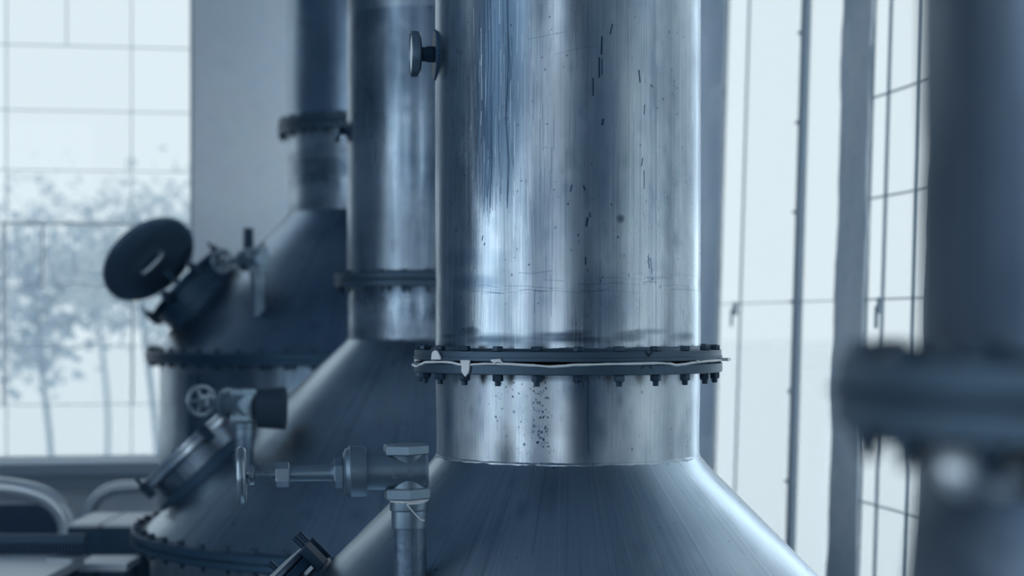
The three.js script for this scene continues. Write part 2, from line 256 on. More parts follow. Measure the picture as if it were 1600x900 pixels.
// the pale hopper sash set into the middle panes
{ const a = lx(207), b = lx(4), y0 = ly(352), y1 = ly(632), s = (w, h, x, y) => box(w, h, 0.03, x, y, 0.035);
  part('sash', join([s(a < b ? b - a : a - b, 0.012, (a + b) / 2, y0), s(0.008, y0 - y1, a, (y0 + y1) / 2), s(0.008, y0 - y1, b, (y0 + y1) / 2), s(0.01, (y0 - y1) * 0.36, lx(66), y0 - (y0 - y1) * 0.18)]), std({ color: hexc('#eef4f8'), roughness: 0.6 }), w1); }
struct('window_sill', join([rbox(BW.x1 - BW.x0 + 0.16, 0.06, 0.2, 0.006, -(BW.x0 + BW.x1) / 2, BW.y0 - 0.03, BACK + 0.09), box(BW.x1 - BW.x0 + 0.1, 0.06, 0.12, -(BW.x0 + BW.x1) / 2, BW.y0 - 0.09, BACK + 0.06)]), M.ledge);

// right wall: battered, so its inner face leans outwards towards the top
const LEAN = 0.031;
const rightPlace = (o) => { o.quaternion.setFromAxisAngle(new THREE.Vector3(0, 0, 1), -LEAN).multiply(new THREE.Quaternion().setFromAxisAngle(new THREE.Vector3(0, 1, 0), Math.PI / 2)); o.position.set(RW - LEAN * EYE, 0, 0); };
const along = (px, X = RW) => X / Math.tan(YAW + Math.atan((px - 800) / FOCAL));   // photo column at eye height -> distance along the right wall
const rw = [[along(1303), along(1119)], [along(1447), along(1347)], [along(1447) - 1.75, along(1447) - 0.24], [along(1447) - 3.5, along(1447) - 1.98], [7.42, 8.28]];
const WY0 = 0.72, WY1 = 4.1;
const wallRight = struct('wall_right', wallShape(FRONT * -1 - 0.1, -BACK + 0.1, -0.05, CEIL + 0.1, rw.map(([a, b]) => [a, WY0, b, WY1]), 0.01, 0.014, 17), M.roughPlaster); rightPlace(wallRight);
// the masonry behind the plaster: its openings splay wider
struct('wall_masonry', wallShape(FRONT * -1 - 0.1, -BACK + 0.1, -0.05, CEIL + 0.1, rw.map(([a, b]) => [a - 0.02, WY0 - 0.06, b + 0.15, WY1 + 0.06]), 0.03, 0, 18).translate(0, 0, 0.02), M.roughPlaster, wallRight);
const paneH = 0.314, hr = []; for (let k = -3; k <= 6; k++) { const y = EYE + 0.065 + k * paneH; if (y > WY0 + 0.1 && y < WY1 - 0.1) hr.push(y); }
{ const [a, b] = rw[0], post = along(1255, RW + 0.03);
  windowAt(rightPlace, a - 0.02, WY0 - 0.02, b + 0.02, WY1 + 0.02, [along(1156, RW + 0.012)], [EYE + 0.065], { bar: 0.004, z: 0.012, depth: 0.008, edge: 0.012, mullions: [[post, 0.046]] });
  const w = scene.children[scene.children.length - 1];
  for (const y of hr) part('muntin_stub', rbox(0.045, 0.012, 0.012, 0.002, post + 0.035, y, 0.004), M.frame, w);  // glazing bar ends only; glare over the rest is put into the shape
  part('window_latch', join([rbox(0.016, 0.05, 0.016, 0.003, along(1148, RW), EYE + 0.045, 0.0), rbox(0.012, 0.07, 0.01, 0.003, along(1143, RW), EYE + 0.01, 0.0)]), M.postPaint, w); }
{ const [a, b] = rw[1], f = along(1378, RW + 0.012);
  windowAt(rightPlace, a - 0.02, WY0 - 0.02, b + 0.02, WY1 + 0.02, [f, along(1426, RW + 0.012)], hr, { bar: 0.006, z: 0.012, depth: 0.01, edge: 0.014 });
  part('window_latch', join([rbox(0.016, 0.05, 0.016, 0.003, along(1374, RW), EYE + 0.045, 0.0), rbox(0.012, 0.07, 0.01, 0.003, along(1369, RW), EYE + 0.01, 0.0)]), M.postPaint, scene.children[scene.children.length - 1]); }
for (const k of [2, 3]) { const [a, b] = rw[k]; windowAt(rightPlace, a - 0.02, WY0 - 0.02, b + 0.02, WY1 + 0.02, [a + (b - a) / 3, a + ((b - a) * 2) / 3], hr, { bar: 0.009, z: 0.03, depth: 0.01, edge: 0.02, paneOf: (i) => (k === 2 && i === 2 ? clearGlass : null) }); }  // one unseen pane column made clear to brighten the edge of the main column

{ const [a, b] = rw[4]; windowAt(rightPlace, a - 0.02, WY0 - 0.02, b + 0.02, WY1 + 0.02, [(a + b) / 2], hr, { bar: 0.009, z: 0.03, depth: 0.01, edge: 0.02, pane: [clearGlass] }); }   // added window hidden by the main still, clear panes light the back wall

// left wall and the wall behind the camera, with the windows that light the hall
const leftPlace = (o) => { o.position.set(LW, 0, 0); o.rotation.y = -Math.PI / 2; };   // local x = world z, thickness towards -x
const lHoles = LEFT_WINDOWS.map(([a, b]) => [a, WIN_Y[0], b, WIN_Y[1]]);
const wallLeft = struct('wall_left', wallShape(BACK - 0.1, FRONT + 0.1, -0.05, CEIL + 0.05, lHoles, 0.2, 0, 4), M.hall); leftPlace(wallLeft);
for (const [a, b, c, d] of lHoles) windowAt(leftPlace, a, b, c, d, [(a + c) / 2], [2.3], { bar: 0.02, z: 0.1, pane: [greyGlass], edge: 0.04 });
const frontPlace = (o) => { o.position.set(0, 0, FRONT); };
const fHoles = FRONT_WINDOWS.map(([a, b]) => [a, WIN_Y[0], b, WIN_Y[1]]);
const wallFront = struct('wall_front', wallShape(LW - 0.1, RW + 0.5, -0.05, CEIL + 0.05, fHoles, 0.2, 0, 5), M.hall); frontPlace(wallFront);
for (const [a, b, c, d] of fHoles) windowAt(frontPlace, a, b, c, d, [(a + c) / 2], [2.3], { bar: 0.02, z: 0.1, pane: [greyGlass], edge: 0.04 });

// ---------------------------------------------------------------- the stills
const soft = (seed, amp) => { const R = rng(seed), w = Array.from({ length: 9 }, () => [1 + Math.floor(R() * 13), R() * 6.28, (R() - 0.5) * 14, R()]); return (a, y) => w.reduce((s, [k, p, q, m]) => s + Math.sin(k * a + p + q * y) * m * (amp / Math.sqrt(k)), 0) / 3; };
function boltGeo() { return hex(0.0098, 0.0085).translate(0, 0.0043, 0); }
const headGeo = boltGeo();
const nutGeo = join([hex(0.0094, 0.0112).translate(0, -0.0056, 0), new THREE.CylinderGeometry(0.0056, 0.005, 0.008, 10).translate(0, -0.0152, 0)]);
const rimBoltGeo = join([hex(0.012, 0.014).translate(0, 0.007, 0), new THREE.CylinderGeometry(0.006, 0.006, 0.05, 8).translate(0, -0.021, 0), hex(0.012, 0.016).translate(0, -0.052, 0)]);

function makeStill(name, label, { x, d, col, neck, flangeY, joinY, rimR, rimY, seed, bolts, boltShift = 0, rimBolts = 0, columnMat = M.sheet, neckMat = M.sheet, coneMat = M.cone, fine = 96, overhang = 0.039, gasketShape, dents = 0.0012, plate = 0.0175, gap = 0.0052 }) {
  const t = thing(name, label, 'still', [x, 0, -d], 'row of metal stills'), top = CEIL - 0.02, fr = col + overhang;
  // column above the flange
  const yU0 = flangeY + gap / 2, yU1 = yU0 + plate, yL1 = flangeY - gap / 2, yL0 = yL1 - plate, wob = soft(seed, dents);
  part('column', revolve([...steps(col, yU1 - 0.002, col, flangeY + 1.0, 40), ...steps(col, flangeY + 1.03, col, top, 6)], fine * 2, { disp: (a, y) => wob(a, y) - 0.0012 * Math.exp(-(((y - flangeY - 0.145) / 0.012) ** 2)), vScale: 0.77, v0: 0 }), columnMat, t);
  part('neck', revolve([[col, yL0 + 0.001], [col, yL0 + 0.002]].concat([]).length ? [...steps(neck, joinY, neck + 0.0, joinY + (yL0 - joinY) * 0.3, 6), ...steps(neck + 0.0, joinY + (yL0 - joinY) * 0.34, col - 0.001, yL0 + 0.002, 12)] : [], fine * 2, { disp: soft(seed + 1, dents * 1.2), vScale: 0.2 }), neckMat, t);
  part('flange', revolve([[col - 0.004, yU0], [fr - 0.001, yU0], [fr, yU0 + 0.001], [fr, yU0 + plate * 0.36], [fr - 0.0015, yU0 + plate * 0.4], [fr - 0.0015, yU1 - 0.001], [fr - 0.003, yU1], [col - 0.004, yU1]], fine * 2), M.iron, t, 'upper bolted flange ring');
  part('flange', revolve(ringProfile(col - 0.004, fr, yL0, yL1), fine * 2), M.iron, t, 'lower bolted flange ring');
  const fillet = revolve(Array.from({ length: 7 }, (_, k) => { const q = (k / 6) * Math.PI / 2; return [col + 0.007 * (1 - Math.sin(q)), yU1 + 0.007 * (1 - Math.cos(q))]; }).reverse().reverse(), fine); part('weld_bead', fillet, M.iron, t);
  // gasket squeezed out of the joint
  const gs = gasketShape ?? ((a) => 0), R = rng(seed + 5), ring = [], N = 360, K = 8;
  { const pos = [], idx = []; for (let i = 0; i <= N; i++) { const a = (i / N) * 2 * Math.PI, r = fr + 0.0006 + 0.0012 * Math.sin(a * 9 + 1), yy = flangeY + gs(a), w = 0.0024 + 0.0006 * Math.sin(a * 17 + 2) + 0.0004 * Math.sin(a * 41), h = gap / 2 * 0.9; for (let k = 0; k < K; k++) { const q = (k / K) * 2 * Math.PI, rr = r + Math.cos(q) * (k === 4 ? 0.012 : 0.003), y2 = yy + Math.sin(q) * Math.max(0.0019, Math.min(h, w)); pos.push(rr * Math.sin(a), y2, -rr * Math.cos(a)); } }
    for (let i = 0; i < N; i++) for (let k = 0; k < K; k++) { const p = i * K + k, q = i * K + ((k + 1) % K), r2 = p + K, s2 = q + K; idx.push(p, r2, q, q, r2, s2); }
    const g = new THREE.BufferGeometry(); g.setAttribute('position', new THREE.Float32BufferAttribute(pos, 3)); g.setIndex(idx); g.computeVertexNormals(); t.userData.gasket = part('gasket', g, M.gasket, t, 'white gasket squeezed out of the bolted joint'); }
  for (let i = 0; i < bolts; i++) { const a = Math.PI + boltShift + (i / bolts) * 2 * Math.PI, rb = col + overhang * 0.68, b = part('bolt', headGeo, M.bolt, t); b.position.set(rb * Math.sin(a), yU1, -rb * Math.cos(a)); b.rotation.y = R() * 3; const n = part('nut', nutGeo, M.bolt, b); n.position.y = yL0 - yU1; n.rotation.y = R() * 3; }
  // shoulder, rim and pot
  const L = Math.hypot(rimR - neck, joinY - rimY), wobC = soft(seed + 2, dents * 1.6);
  const prof = [...steps(rimR, rimY, neck + 0.016, joinY - 0.016 * (joinY - rimY) / (rimR - neck), 30), [neck + 0.008, joinY - 0.006], [neck + 0.003, joinY - 0.001], [neck, joinY + 0.004]];
  part('shoulder', revolve(prof, fine * 2, { disp: (a, y) => wobC(a, y) * Math.min(1, (joinY - y) / 0.05 + 0.1), vScale: L, crease: 1.2 }), coneMat, t);
  part('solder_seam', revolve([[neck + 0.0015, joinY - 0.004], [neck + 0.0032, joinY - 0.001], [neck + 0.0028, joinY + 0.003], [neck - 0.0015, joinY + 0.007]], fine * 2, { disp: (a) => 0.0007 * Math.sin(a * 19 + Math.sin(a * 5)) * Math.sin(a * 7 + 2) + 0.0003 * Math.sin(a * 61 + 2 * Math.sin(a * 7)) - 0.0008, crease: 3 }), neckMat, t);
  part('rim', revolve(join2(rimR, rimY), fine * 2), M.rim, t, 'dark bolted rim between shoulder and pot');
  for (let i = 0; i < rimBolts; i++) { const a = (i / rimBolts) * 2 * Math.PI, b = part('bolt', rimBoltGeo, M.bolt, t); b.position.set((rimR + 0.02) * Math.sin(a), rimY + 0.004, -(rimR + 0.02) * Math.cos(a)); }
  part('pot', revolve([...steps(rimR - 0.06, 0, rimR - 0.015, 0.12, 4), ...steps(rimR - 0.015, 0.16, rimR - 0.015, rimY - 0.03, 10)], fine * 2, { disp: soft(seed + 3, 0.002) }), M.sheet, t);
  return t;
}
function join2(r, y) { return [[r - 0.03, y - 0.042], [r + 0.036, y - 0.042], [r + 0.04, y - 0.038], [r + 0.04, y - 0.022], [r + 0.034, y - 0.02], [r + 0.04, y - 0.018], [r + 0.04, y], [r + 0.036, y + 0.004], [r - 0.01, y + 0.004]]; }

// height of the gasket's edge as seen along the main flange: photo column -> offset in metres
const GY = [[640, 567], [648, 570], [655, 571], [664, 567], [674, 563], [690, 562], [706, 561.5], [716, 562], [728, 564.5], [740, 566], [752, 564], [770, 563], [800, 563], [835, 564.5], [865, 566.5], [880, 565.5], [900, 563.8], [960, 562.6], [1020, 562], [1036, 563], [1048, 565.5], [1060, 564.5], [1075, 562.4], [1100, 560.6], [1130, 560]];
const FCY = 562;
function gasketMain(a) { const th = -(a - 2 * Math.PI * UC), s = Math.sin(th); if (Math.cos(th) < -0.1) return 0.001 * Math.sin(a * 14); const px = 888 + 242 * s; let y = GY[0][1]; for (let i = 0; i < GY.length - 1; i++) if (px >= GY[i][0] && px <= GY[i + 1][0]) { const t = (px - GY[i][0]) / (GY[i + 1][0] - GY[i][0]); y = GY[i][1] + (GY[i + 1][1] - GY[i][1]) * (t * t * (3 - 2 * t)); } if (px > 1130) y = 560; return ((FCY - y) / FOCAL) * 3.05; }

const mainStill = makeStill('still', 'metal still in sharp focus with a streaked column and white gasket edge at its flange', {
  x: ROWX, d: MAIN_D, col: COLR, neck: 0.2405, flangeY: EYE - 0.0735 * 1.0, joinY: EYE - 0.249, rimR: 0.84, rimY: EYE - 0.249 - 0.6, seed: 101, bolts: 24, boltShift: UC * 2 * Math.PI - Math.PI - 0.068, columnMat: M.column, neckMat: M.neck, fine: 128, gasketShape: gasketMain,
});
// torn flaps of the gasket and the cross scratched over the joint
{ const g = mainStill.userData.gasket; delete mainStill.userData.gasket; g.userData = { label: 'white torn gasket edge with hanging flaps' };
  const onFlange = (px, py, out = 0.004) => { const s = (px - 888) / 241, th = Math.asin(Math.max(-0.999, Math.min(0.999, s))), a = 2 * Math.PI * UC - th, r = COLR + 0.039 + out; return new THREE.Vector3(r * Math.sin(a), EYE + ((500 - py) / FOCAL) * (3.29 - r * Math.cos(th)), -r * Math.cos(a)); };
  const flap = (pts, thick = 0.003) => { const n = pts.length, pos = [], idx = []; for (const o of [0.0015, 0.0015 + thick]) for (const [a, b] of pts) pos.push(...onFlange(a, b, o).toArray());
    const tri = THREE.ShapeUtils.triangulateShape(pts.map((p) => new THREE.Vector2(p[0], -p[1])), []); for (const [a, b, c] of tri) { idx.push(n + a, n + b, n + c, c, b, a); } for (let i = 0; i < n; i++) { const j = (i + 1) % n; idx.push(i, j, n + i, j, n + j, n + i); }
    const ge = new THREE.BufferGeometry(); ge.setAttribute('position', new THREE.Float32BufferAttribute(pos, 3)); ge.setIndex(idx); const nn = ge.toNonIndexed(); nn.computeVertexNormals(); return nn; };
  part('gasket_flap', flap([[687, 562], [687.5, 555], [689, 550], [693, 547.5], [696, 548], [698, 551], [700, 555], [701.5, 558], [702, 562]]), M.gasket, g);
  part('gasket_flap', flap([[733, 563], [747, 563], [746.5, 572], [746, 580], [744.5, 583], [745, 584.5], [742.5, 585], [740.5, 589], [738.5, 586.5], [736, 583], [734.5, 580], [735, 573]]), M.gasket, g);
  part('gasket_flap', flap([[778, 562], [792, 561], [793, 564], [796, 567], [790, 566], [785, 566], [784, 570], [782, 566], [779, 565]]), M.gasket, g);
  part('gasket_flap', flap([[1076, 563], [1081, 563], [1081, 567], [1079.5, 567.5], [1078.5, 565]], 0.002), M.gasket, g);
  part('gasket_flap', flap([[1119, 559], [1127, 559], [1127.5, 563], [1120, 564]], 0.014), M.gasket, g);
  const mark = (p, q) => { const a = onFlange(...p, 0.0002), b = onFlange(...q, 0.0002), m = a.clone().lerp(b, 0.5), ge = new THREE.BoxGeometry(0.0017, a.distanceTo(b), 0.002); ge.applyQuaternion(new THREE.Quaternion().setFromUnitVectors(new THREE.Vector3(0, 1, 0), b.clone().sub(a).normalize())); ge.translate(m.x, m.y, m.z); return ge; };
  part('scratched_mark', join([mark([1000, 547], [1006, 556]), mark([1014, 547], [1005, 557]), mark([1003, 568], [994, 576]), mark([1004, 568], [1010, 576])]), M.ink, mainStill, 'dark scratched cross over the joint');
}
const still2 = makeStill('still', 'still just behind the sharply focused one, its slanting shoulder ending in a bolted rim', {
  x: 0.645, d: 5.367, col: COLR, neck: 0.2405, flangeY: EYE + 0.118, joinY: EYE - 0.058, rimR: 0.838, rimY: EYE - 0.612, seed: 202, bolts: 24, boltShift: 0.12, rimBolts: 56,
});
const still3 = makeStill('still', 'dark still at the back with an open round hatch lid, next to the bright window', {
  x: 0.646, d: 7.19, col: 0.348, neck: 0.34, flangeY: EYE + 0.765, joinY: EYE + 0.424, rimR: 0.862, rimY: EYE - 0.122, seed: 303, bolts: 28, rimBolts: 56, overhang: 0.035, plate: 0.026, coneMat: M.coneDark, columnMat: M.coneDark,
});
const still0 = makeStill('still', 'heavily blurred dark still closest to the camera at the right edge', {
  x: 0.646, d: 0.93, col: COLR, neck: 0.253, flangeY: EYE - 0.041, joinY: EYE - 0.217, rimR: 0.84, rimY: EYE - 0.81, seed: 404, bolts: 24, boltShift: 0.2, overhang: 0.05, columnMat: M.stillDark, neckMat: M.stillDark, coneMat: M.stillDark,
});
for (const s of [still2, still3, still0]) { s.userData.gasket.material = M.iron; s.userData.gasket.userData = {}; delete s.userData.gasket; }
// polished plug on the closest still's neck
{ const th = (65.6 * Math.PI) / 180, dir = RIGHT.clone().multiplyScalar(-Math.sin(th)).addScaledVector(AHEAD, -Math.cos(th)).normalize(), ball = Array.from({ length: 10 }, (_, k) => { const q = -1.1 + (k / 9) * (1.1 + Math.PI / 2); return [Math.max(0.0135 * Math.cos(q), 0.0003), 0.026 + 0.0135 * Math.sin(q)]; });
  const p = part('knob', revolve([[0.001, -0.004], [0.014, -0.004], [0.014, 0.004], [0.0065, 0.006], [0.006, 0.013], ...ball], 28, { crease: 0.9 }), M.railPaint, still0, 'small pale round knob'); p.position.set(dir.x * 0.252, EYE - 0.0775, dir.z * 0.252); p.quaternion.setFromUnitVectors(new THREE.Vector3(0, 1, 0), dir); }
// riveted strap down the rear still's pot
{ const a = Math.PI * 1 + 0.09 + 0.9, r = 0.862 - 0.013; const s = part('seam_strap', rbox(0.07, EYE - 0.2, 0.012, 0.003, 0, (EYE - 0.2) / 2, 0), M.blackSteel, still3, 'dark vertical strap'); s.position.set(r * Math.sin(a), 0, -r * Math.cos(a)); s.rotation.y = Math.PI - a; }

// dial gauges screwed into the columns
function dial(still, col, y, turn, s = 1) {
  const g = new THREE.Group(); g.name = 'dial_gauge'; still.add(g); g.userData.label = 'round dial gauge on a short stem';
  const a = turn, dir = new THREE.Vector3(Math.sin(a), 0, -Math.cos(a)); g.position.set(dir.x * col, y, dir.z * col); g.quaternion.setFromUnitVectors(new THREE.Vector3(0, 1, 0), dir); g.scale.setScalar(s);
  const R = rng(77), patch = []; const sh = new THREE.Shape(); for (let i = 0; i < 28; i++) { const q = (i / 28) * 6.2832, r = 0.034 + 0.008 * R() + 0.01 * Math.abs(Math.cos(q)), x = Math.cos(q) * r * 0.9, z = Math.sin(q) * r * 1.05; i ? sh.lineTo(x, z) : sh.moveTo(x, z); }
  part('patch_plate', new THREE.ExtrudeGeometry(sh, { depth: 0.006, bevelEnabled: true, bevelSize: 0.003, bevelThickness: 0.003, bevelSegments: 2 }).rotateX(-Math.PI / 2).translate(0, -0.006, 0), M.blackSteel, g);
  part('boss', join([hex(0.0155, 0.015).translate(0, 0.0105, 0)]), M.blackSteel, g);
  part('stem', new THREE.CylinderGeometry(0.0132, 0.0132, 0.014, 24).translate(0, 0.0245, 0), M.blackSteel, g);
  const h = part('case', revolve([[0.004, 0.028], [0.036, 0.028], [0.0405, 0.031], [0.0415, 0.036], [0.0415, 0.0445], [0.0405, 0.046], [0.0385, 0.046], [0.0375, 0.0435]], 48), M.brass, g);
  part('dial_face', new THREE.CylinderGeometry(0.0378, 0.0378, 0.002, 40).translate(0, 0.0425, 0), std({ color: hexc('#e6edf2'), roughness: 0.35 }), h);
  return g;
}
const left = (extra) => 2 * Math.PI * UC - Math.asin(-1) + extra;   // azimuth of the left outline of the main still
dial(mainStill, COLR, EYE + ((500 - 89) / FOCAL) * 3.29, left(-0.17));
dial(still2, COLR, EYE + ((500 - 207) / FOCAL) * 5.4, left(-0.12), 0.75);

// manways on the shoulders: part > collar, ring, clamps
function hatch(still, { neck, joinY, rimR, rimY, slant, azim, r = 0.175, h = 0.085, mat = M.sheet, ringMat = M.rim, clamps = 8 }) {
  const L = Math.hypot(rimR - neck, joinY - rimY), sr = (rimR - neck) / L, sy = (joinY - rimY) / L, rr = neck + sr * slant, y = joinY - sy * slant;
  const g = new THREE.Group(); g.name = 'hatch'; still.add(g); g.userData.label = 'round manway collar standing off the shoulder';
  const radial = new THREE.Vector3(Math.sin(azim), 0, -Math.cos(azim)), n = radial.clone().multiplyScalar(sy).add(new THREE.Vector3(0, sr, 0)).normalize();
  g.position.set(radial.x * rr, y, radial.z * rr); g.quaternion.setFromUnitVectors(new THREE.Vector3(0, 1, 0), n);
  part('collar', revolve([[r * 1.06, -0.07], [r * 1.0, 0.0], [r, 0.01], [r, h - 0.02]], 64), mat, g);
  part('hatch_ring', revolve([[r - 0.02, h - 0.02], [r + 0.022, h - 0.02], [r + 0.025, h - 0.017], [r + 0.025, h - 0.003], [r + 0.022, h], [r - 0.02, h], [r - 0.02, h - 0.02]], 64), ringMat, g);
  part('base_ring', revolve([[r * 1.0, -0.03], [r + 0.03, -0.03], [r + 0.03, 0.008], [r, 0.014]], 64), M.blackSteel, g);
  for (let i = 0; i < clamps; i++) { const a = (i / clamps) * 6.2832 + 0.3, c = part('clamp', join([rbox(0.028, 0.05, 0.02, 0.003, 0, h - 0.012, 0), new THREE.CylinderGeometry(0.006, 0.006, 0.05, 8).translate(0, h + 0.012, 0)]), M.bolt, g); c.position.set((r + 0.03) * Math.sin(a), 0, (r + 0.03) * Math.cos(a)); c.rotation.y = a; }
  return { g, n, radial };
}
hatch(mainStill, { neck: 0.2405, joinY: EYE - 0.249, rimR: 0.84, rimY: EYE - 0.849, slant: 0.435, azim: left(-0.03), r: 0.13, h: 0.042 });
part('hatch_cover', revolve([[0.001, 0.043], [0.15, 0.043], [0.153, 0.046], [0.153, 0.052], [0.15, 0.055], [0.1, 0.06], [0.001, 0.062]], 48, { crease: 0.5 }), M.sheet, mainStill.children[mainStill.children.length - 1]);
const h2 = hatch(still2, { neck: 0.2405, joinY: EYE - 0.058, rimR: 0.838, rimY: EYE - 0.612, slant: 0.56, azim: left(-0.06), r: 0.162, h: 0.085, clamps: 4, mat: M.sheet, ringMat: M.steel });
part('hatch_cover', revolve([[0.001, 0.086], [0.178, 0.086], [0.182, 0.089], [0.182, 0.095], [0.178, 0.098], [0.1, 0.101], [0.001, 0.102]], 48, { crease: 0.5 }), M.steel, h2.g);
const h3 = hatch(still3, { neck: 0.34, joinY: EYE + 0.424, rimR: 0.862, rimY: EYE - 0.122, slant: 0.49, azim: left(-0.06), r: 0.168, h: 0.11, mat: M.blackSteel });
// the rear still's lid, swung up on its davit arm
{ const p = at(231, 404, 7.1), base = still3.position; const lid = new THREE.Group(); lid.name = 'hatch_cover'; still3.add(lid); lid.userData.label = 'open round hatch lid with a bar handle';
  lid.position.copy(p).sub(base);
  const inPic = RIGHT.clone().multiplyScalar(-0.71).add(new THREE.Vector3(0, 0.71, 0)), n = inPic.multiplyScalar(-0.85).addScaledVector(AHEAD, -0.53).normalize();
  lid.quaternion.setFromUnitVectors(new THREE.Vector3(0, 1, 0), n);
  part('lid', revolve([[0.001, -0.03], [0.12, -0.026], [0.19, -0.008], [0.2, 0], [0.2, 0.014], [0.195, 0.018], [0.17, 0.024], [0.12, 0.03], [0.06, 0.024], [0.001, 0.02]], 64, { crease: 0.9 }), M.lidPaint, lid);
  const bar = part('handle', join([tube([[-0.055, 0, 0], [-0.055, 0.03, 0], [-0.045, 0.04, 0], [0.045, 0.04, 0], [0.055, 0.03, 0], [0.055, 0, 0]], 0.009, 40, 10)]), M.steel, lid);
  const want = RIGHT.clone().multiplyScalar(0.71).add(new THREE.Vector3(0, 0.71, 0)).applyQuaternion(lid.quaternion.clone().invert()); bar.rotation.y = -Math.atan2(want.z, want.x);
  const from = at(256, 424, 7.12).sub(base), to = at(292, 452, 7.12).sub(base);
  part('davit_arm', tube([from, from.clone().lerp(to, 0.5), to], 0.012, 12, 10), M.blackSteel, still3);
}

{ const v = part('vent_stub', new THREE.CylinderGeometry(0.02, 0.022, 0.16, 20), M.blackSteel, still3, 'short dark vent stub'); v.position.copy(at(388, 388, 7.15)).sub(still3.position); }

// ---------------------------------------------------------------- gate valves on their stand pipes
const font = await new FontLoader().loadAsync('fonts/droid/droid_sans_bold.typeface.json');
const U = 1 / 949;   // the valve was measured in photo pixels at 2.95 m
const turned = (g) => g.rotateZ(Math.PI / 2);   // a y-axis shape laid along x
function makeValve(label, pipeLen) {
  const t = thing('gate_valve', label, 'valve', [0, 0, 0], 'gate valves on stand pipes');
  const X = (px) => (px - 638) * U, cyl = (x0, x1, dia, y, n = 32) => turned(new THREE.CylinderGeometry((dia / 2) * U, (dia / 2) * U, (x1 - x0) * U, n)).translate((X(x0) + X(x1)) / 2, y * U, 0);
  const lathe = (pts, y, seg = 48) => revolve(pts.map(([x, r]) => [Math.max(r * U, 1e-5), -X(x)]).reverse(), seg, { crease: 0.5 }).rotateZ(Math.PI / 2).translate(0, y * U, 0);   // [photo x, radius]
  const nut = (x0, x1, dia, y) => turned(hex((dia / 2) * U, (x1 - x0) * U, 2 * U)).rotateX(0.5).translate((X(x0) + X(x1)) / 2, y * U, 0);
  // body: a barrel along x with the two ports across it
  part('valve_body', join([lathe([[572, 20], [572, 31], [580, 30.5], [596, 31], [655, 33], [664, 31], [668, 26], [669, 0.01]], 0), revolve([[0.0001, -32 * U], [31 * U, -32 * U], [30 * U, -22 * U], [28 * U, 0], [30 * U, 22 * U], [32 * U, 31 * U], [0.0001, 31 * U]], 40, { crease: 0.8 }).translate(X(637), 0, 0)]), M.brass, t);
  const hexEnd = (y0, y1, r) => hex(r * U, (y1 - y0) * U, 2 * U).rotateY(0.05).translate(X(635), ((y0 + y1) / 2) * U, 0);
  part('port_hexagon', hexEnd(25, 41, 38.5), M.brass, t); part('port_hexagon', hexEnd(-44, -26, 39), M.brass, t);
  const txt = (s, x, y) => { const g = new TextGeometry(s, { font, size: 13 * U, depth: 1.4 * U, curveSegments: 3, bevelEnabled: false }); g.translate(X(x), y * U, 31.5 * U); return g; };
  part('cast_lettering', join([txt('Z', 609, -9), txt('8', 633, -6)]), M.brass, t);
  part('union_nut', lathe([[536, 16], [537, 30], [540, 36], [544, 38], [546, 39], [547, 41], [566, 41], [571, 40], [572, 37], [573, 20]], 0), M.brass, t);
  part('gland_hexagon', nut(522, 537, 48, 0), M.brass, t);
  part('bonnet', lathe([[452, 9], [453, 12.5], [515, 13.5], [522, 17], [526, 18], [527, 10]], 0, 36), M.brass, t);
  part('packing_nut', nut(432, 454, 39, 0), M.brassBright, t);
  const th = []; for (let i = 0; i < 11; i++) { th.push([400 + i * 3, 6], [401.5 + i * 3, 6.7]); }
  part('stem', lathe([[396, 4], ...th, [433, 6], [436, 2]], 0, 20), M.brass, t);
  // handwheel
  const w = new THREE.Group(); w.name = 'hand_wheel'; t.add(w); w.position.set(X(380), 0, 0);
  part('wheel_rim', revolve(Array.from({ length: 17 }, (_, k) => { const q = (k / 16) * 2 * Math.PI - Math.PI / 2; return [(39.5 + 6.5 * Math.cos(q)) * U, 7.5 * Math.sin(q) * U]; }), 64, { crease: 2, disp: (a) => 0.6 * U * Math.cos(a * 10) }).rotateZ(Math.PI / 2), M.brassBright, w);
  for (let k = 0; k < 5; k++) { const s = part('spoke', rbox(6 * U, 34 * U, 9 * U, 1.5 * U, 2 * U, 20 * U, 0), M.brassBright, w); s.rotation.x = (k / 5) * 6.2832 + 0.3; }
  part('wheel_hub', join([lathe([[374, 0.01], [374, 8], [388, 10], [392, 17], [399, 16], [400, 6]], 0, 24).translate(-X(380), 0, 0)]), M.brassBright, w);
  // coupling and stand pipe
  part('coupling', join([revolve([[20 * U, -90 * U], [27 * U, -90 * U], [28 * U, -88 * U], [28 * U, -64 * U], [27 * U, -62 * U], [20 * U, -62 * U]], 36), revolve([[20 * U, -62 * U], [29.5 * U, -62 * U], [30.5 * U, -60 * U], [30.5 * U, -49 * U], [29 * U, -47 * U], [20 * U, -47 * U]], 36)]), M.brass, t);
  part('stand_pipe', revolve([[25.5 * U, -90 * U - pipeLen], ...steps(25.5 * U, -89 * U - pipeLen, 25.5 * U, -88 * U, 6)], 40, { vScale: 0.1 }), M.pipe, t);
  return t;
}
const v1 = makeValve('brass gate valve in focus on an upright pipe, its handwheel turned to the left', 0.15);
v1.position.copy(at(638, 735, 2.95)); v1.rotation.order = 'YZX'; v1.rotation.y = -YAW + 0.135; v1.rotation.z = 0.022;
